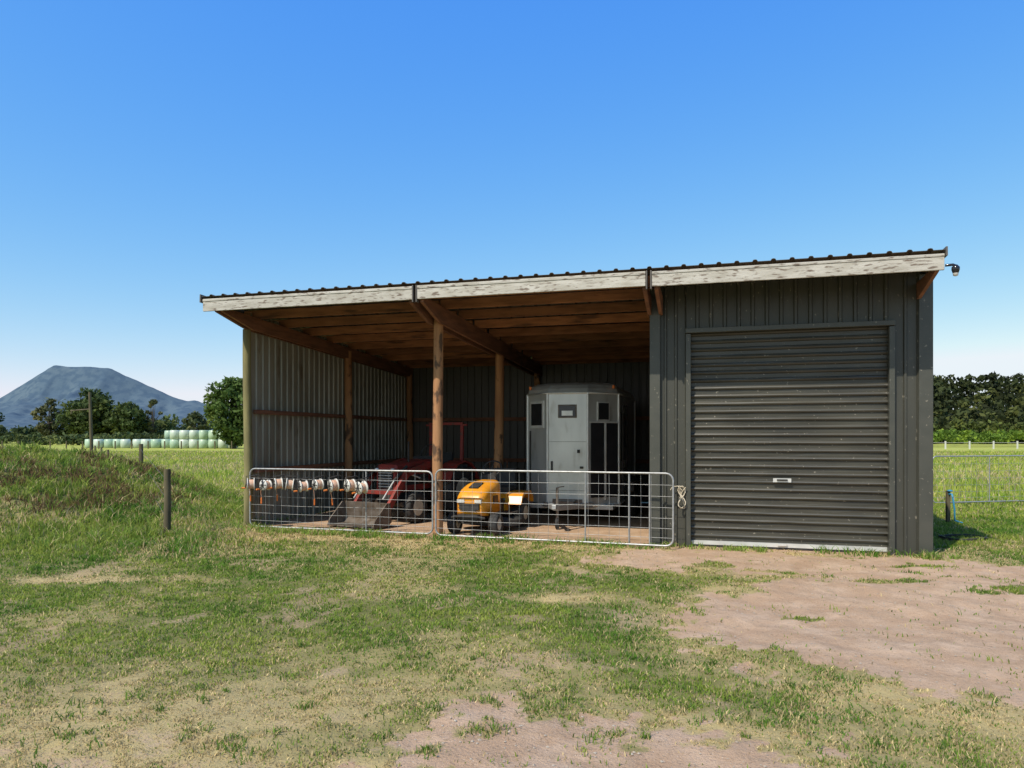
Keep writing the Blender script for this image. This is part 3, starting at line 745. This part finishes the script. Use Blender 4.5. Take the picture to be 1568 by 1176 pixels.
def tree(name,x,y,h,w,base=(.055,.085,.025),clumps=60,nper=60,ls=.3,trunkf=.25,cr=.16,sparse=1.0):
    e=empty(name,(x,y,0)); mb=MB()
    mb.tube([(0,0,-.1),(.1,.05,h*.25),(-.05,0,h*.5),(.05,.1,h*.8)],[h*.035,h*.028,h*.018,h*.006],8)
    cl=[]
    for i in range(clumps):
        a=random.random()*6.28; q=random.random(); el=random.uniform(-1,1)
        rad=(1-abs(el)**2.2)**.5*random.uniform(.35,1)
        z=h*(trunkf+(1-trunkf)*.5)+el*h*(1-trunkf)*.46
        if el<-.3: rad*=.85
        cl.append((math.cos(a)*rad*w/2*.85,math.sin(a)*rad*w/2*.85,z,w*cr*random.uniform(.6,1.15)*sparse))
    for c in cl[:14]:
        zz=h*random.uniform(.2,.55); mb.tube([(0,0,zz),(c[0]*.5,c[1]*.5,(zz+c[2])/2),(c[0],c[1],c[2])],[h*.012,h*.008,h*.003],5)
    mb.build('trunk_and_limbs',[M_bark],e)
    co,fa,col=crown_leaves(np.array(cl),nper,ls,base)
    o=fastmesh('foliage',co,fa,[M_leaf],col); o.parent=e; return e
tree('broadleaf_tree',-35.6,92,8.9,7.6,(.09,.14,.035),90,90,.26,.10)
tree('broadleaf_tree',-88,150,11.0,11.5,(.065,.095,.03),80,80,.38,.1)
tree('broadleaf_tree',-79.5,148,8.6,9,(.07,.10,.03),60,70,.36,.1)
tree('broadleaf_tree',-98,152,9.6,7,(.12,.13,.06),45,40,.34,.1,.13)
tree('broadleaf_tree',-75,150,9.6,4,(.11,.12,.05),24,34,.30,.15,.13)
tree('broadleaf_tree',-107,145,9.2,8,(.05,.08,.03),50,60,.36,.1)
tree('broadleaf_tree',-67,152,6.6,6,(.10,.12,.05),40,40,.34,.05,.15)
tree('broadleaf_tree',-93,156,8,9,(.06,.085,.03),50,60,.38,.05)
def mass(name,pts,nper,ls,base,var=.5,extra=None):
    co,fa,col=crown_leaves(np.array(pts),nper,ls,base,var); return fastmesh(name,co,fa,[M_leaf],col)
cl=[]
for i in range(620):
    x=random.uniform(-190,90); y=158+random.uniform(-6,10); hh=2.6+4.0*float(fbm(np.array([x*.06]),np.array([3.]),91)[0])*random.uniform(.5,1.3)
    cl.append((x,y,hh*random.uniform(.2,.9),random.uniform(1.3,2.3)))
mass('hedgerow',cl,56,.5,(.07,.10,.035),.7)
cl=[]
for i in range(120):
    x=random.uniform(-105,-28); cl.append((x,128+random.uniform(-3,3),random.uniform(.4,1.6),random.uniform(.8,1.4)))
mass('shrub_belt',cl,60,.32,(.09,.12,.045),.6)
def hillh(x,y):
    return 8.5*sst(165,195,y*1.0)*sst(40,90,x)*(.85+.3*fbm(x*.02,y*.02,61))
hx=np.linspace(30,420,90);hy=np.linspace(160,420,60);HX,HY=np.meshgrid(hx,hy)
HZ=hillh(HX,HY)-.3; idx=np.arange(HX.size).reshape(HX.shape)
fah=np.stack([idx[:-1,:-1],idx[:-1,1:],idx[1:,1:],idx[1:,:-1]],-1).reshape(-1,4)
fastmesh('wooded_hill',np.stack([HX,HY,HZ],-1).reshape(-1,3),fah,[mat('forest_floor',(.05,.065,.025),(.035,.045,.02),rough=.95,scale=.1)],None,True)
cl=[]
for row in range(6):
    yy=150+row*9
    for i in range(92):
        x=62+i*1.9+random.uniform(-1.2,1.2); y=yy+random.uniform(-3,3)
        z=float(hillh(np.array([x]),np.array([y]))[0])
        hh=random.uniform(9,12) if row>=4 else (random.uniform(7.5,10.5) if row>=2 else random.uniform(4.5,8.0))
        hh=min(hh,18.3*yy/195-z+random.uniform(-2.4,.6))
        R=random.uniform(1.3,2.5)
        cl.append((x,y,z+hh-R*.6,R)); cl.append((x+random.uniform(-1,1),y-.6,z+hh*.66,R*1.15)); cl.append((x+random.uniform(-1,1),y-1,z+hh*.33,R*1.15))
        if row==0: cl.append((x+random.uniform(-1.5,1.5),y-2,1.0,R*.9))
mass('forest',cl,44,.58,(.052,.066,.022),1.3)
cl=[]
for r_ in range(4):
    for i in range(130):
        x=44+i*.75; cl.append((x+random.uniform(-.2,.2),104+r_*4+random.uniform(-.3,.3),random.uniform(.9,2.3),random.uniform(.5,.8)))
mass('orchard_rows',cl,36,.24,(.13,.21,.03),.6)
cl=[(58+random.uniform(-3,9)*1.0+random.uniform(0,30),128+random.uniform(-2,2),random.uniform(1.5,3.8),random.uniform(.9,1.5)) for i in range(60)]
mass('roadside_shrubs',cl,50,.36,(.10,.125,.03),.7)

# ------------------------------------------------------------ mountain
prof=[(-900,20),(-300,70),(-120,150),(0,268),(40,380),(62,447),(85,508),(100,500),(120,496),(145,493),(168,484),(215,388),(245,320),(265,280),(285,254),(300,256),(318,232),(340,190),(420,120),(600,60),(900,30)]
D=5000.
px=np.array([(a-784)/1100*D for a,_ in prof]); pz=np.array([b*1.0 for _,b in prof])
mx_=np.linspace(px[0],px[-1],420); my_=np.linspace(-1500,1500,140)
MX,MY=np.meshgrid(mx_,my_)
fall=np.exp(-(np.abs(MY)/800)**1.3)
ridge=np.interp(MX,px,pz)
gul=np.abs(fbm(MX*.0045+MY*.0008,MY*.0016,71,5)-.5)*2
g2=np.abs(fbm(MX*.012,MY*.006,75,4)-.5)*2
amt=np.clip(np.abs(MY)/250,.0,1)
MZ=ridge*fall*(1-amt*(.55*(1-gul)*.7+.12*g2))+ (fbm(MX*.02,MY*.02,76,3)-.5)*10-3
idx=np.arange(MX.size).reshape(MX.shape)
fam=np.stack([idx[:-1,:-1],idx[:-1,1:],idx[1:,1:],idx[1:,:-1]],-1).reshape(-1,4)
M_mtn=mat('mountain_haze_blue',(.080,.120,.155),(.105,.145,.172),rough=1,scale=.006,spec=0,c3=(.068,.105,.142),s3=.02,t3=(.45,.6))  # blue of distance haze painted into the base colour, no volume
fastmesh('mountain',np.stack([MX,MY+D,MZ],-1).reshape(-1,3),fam,[M_mtn],None,True)

# ------------------------------------------------------------ light, sky, camera
EL=50; AZ=222
sd=Vector((math.sin(math.radians(AZ))*math.cos(math.radians(EL)),math.cos(math.radians(AZ))*math.cos(math.radians(EL)),math.sin(math.radians(EL))))
l=bpy.data.lights.new('sun','SUN'); l.energy=4.8; l.angle=math.radians(.53); l.color=(1,.93,.81)
lo=bpy.data.objects.new('sun',l); COL.objects.link(lo); lo.rotation_euler=(-sd).to_track_quat('-Z','Y').to_euler(); lo.location=(-20,-20,30)
w=bpy.data.worlds.new('World'); scene.world=w; w.use_nodes=True; N=w.node_tree.nodes; L=w.node_tree.links
bg=N['Background']; sk=N.new('ShaderNodeTexSky'); sk.sky_type='NISHITA'; sk.sun_disc=False
sk.sun_elevation=math.radians(EL); sk.sun_rotation=math.radians(AZ); sk.air_density=1.0; sk.dust_density=.5; sk.ozone_density=2.0; sk.altitude=0
# per-channel response of the sky radiance (deep clear-air blue down to the horizon)
sep=N.new('ShaderNodeSeparateColor'); L.new(sk.outputs[0],sep.inputs[0]); cmb=N.new('ShaderNodeCombineColor')
for i,(g,k,mxv) in enumerate(((1.45,.45,5.5),(.80,1.14,6.0),(.08,4.45,7.0))):
    p=N.new('ShaderNodeMath'); p.operation='POWER'; L.new(sep.outputs[i],p.inputs[0]); p.inputs[1].default_value=g
    q=N.new('ShaderNodeMath'); q.operation='MULTIPLY'; L.new(p.outputs[0],q.inputs[0]); q.inputs[1].default_value=k*1.22
    c=N.new('ShaderNodeMath'); c.operation='MINIMUM'; L.new(q.outputs[0],c.inputs[0]); c.inputs[1].default_value=mxv
    L.new(c.outputs[0],cmb.inputs[i])
L.new(cmb.outputs[0],bg.inputs[0]); bg.inputs[1].default_value=.15
cam=bpy.data.cameras.new('camera'); cam.sensor_width=36; cam.lens=36*1100/1568; cam.shift_y=80/1568; cam.clip_end=20000; cam.clip_start=.05
co_=bpy.data.objects.new('camera',cam); COL.objects.link(co_); co_.location=(0,0,1.6); co_.rotation_euler=(math.radians(90),0,0)
scene.camera=co_
scene.view_settings.view_transform='Standard'; scene.view_settings.look='None'; scene.view_settings.exposure=0
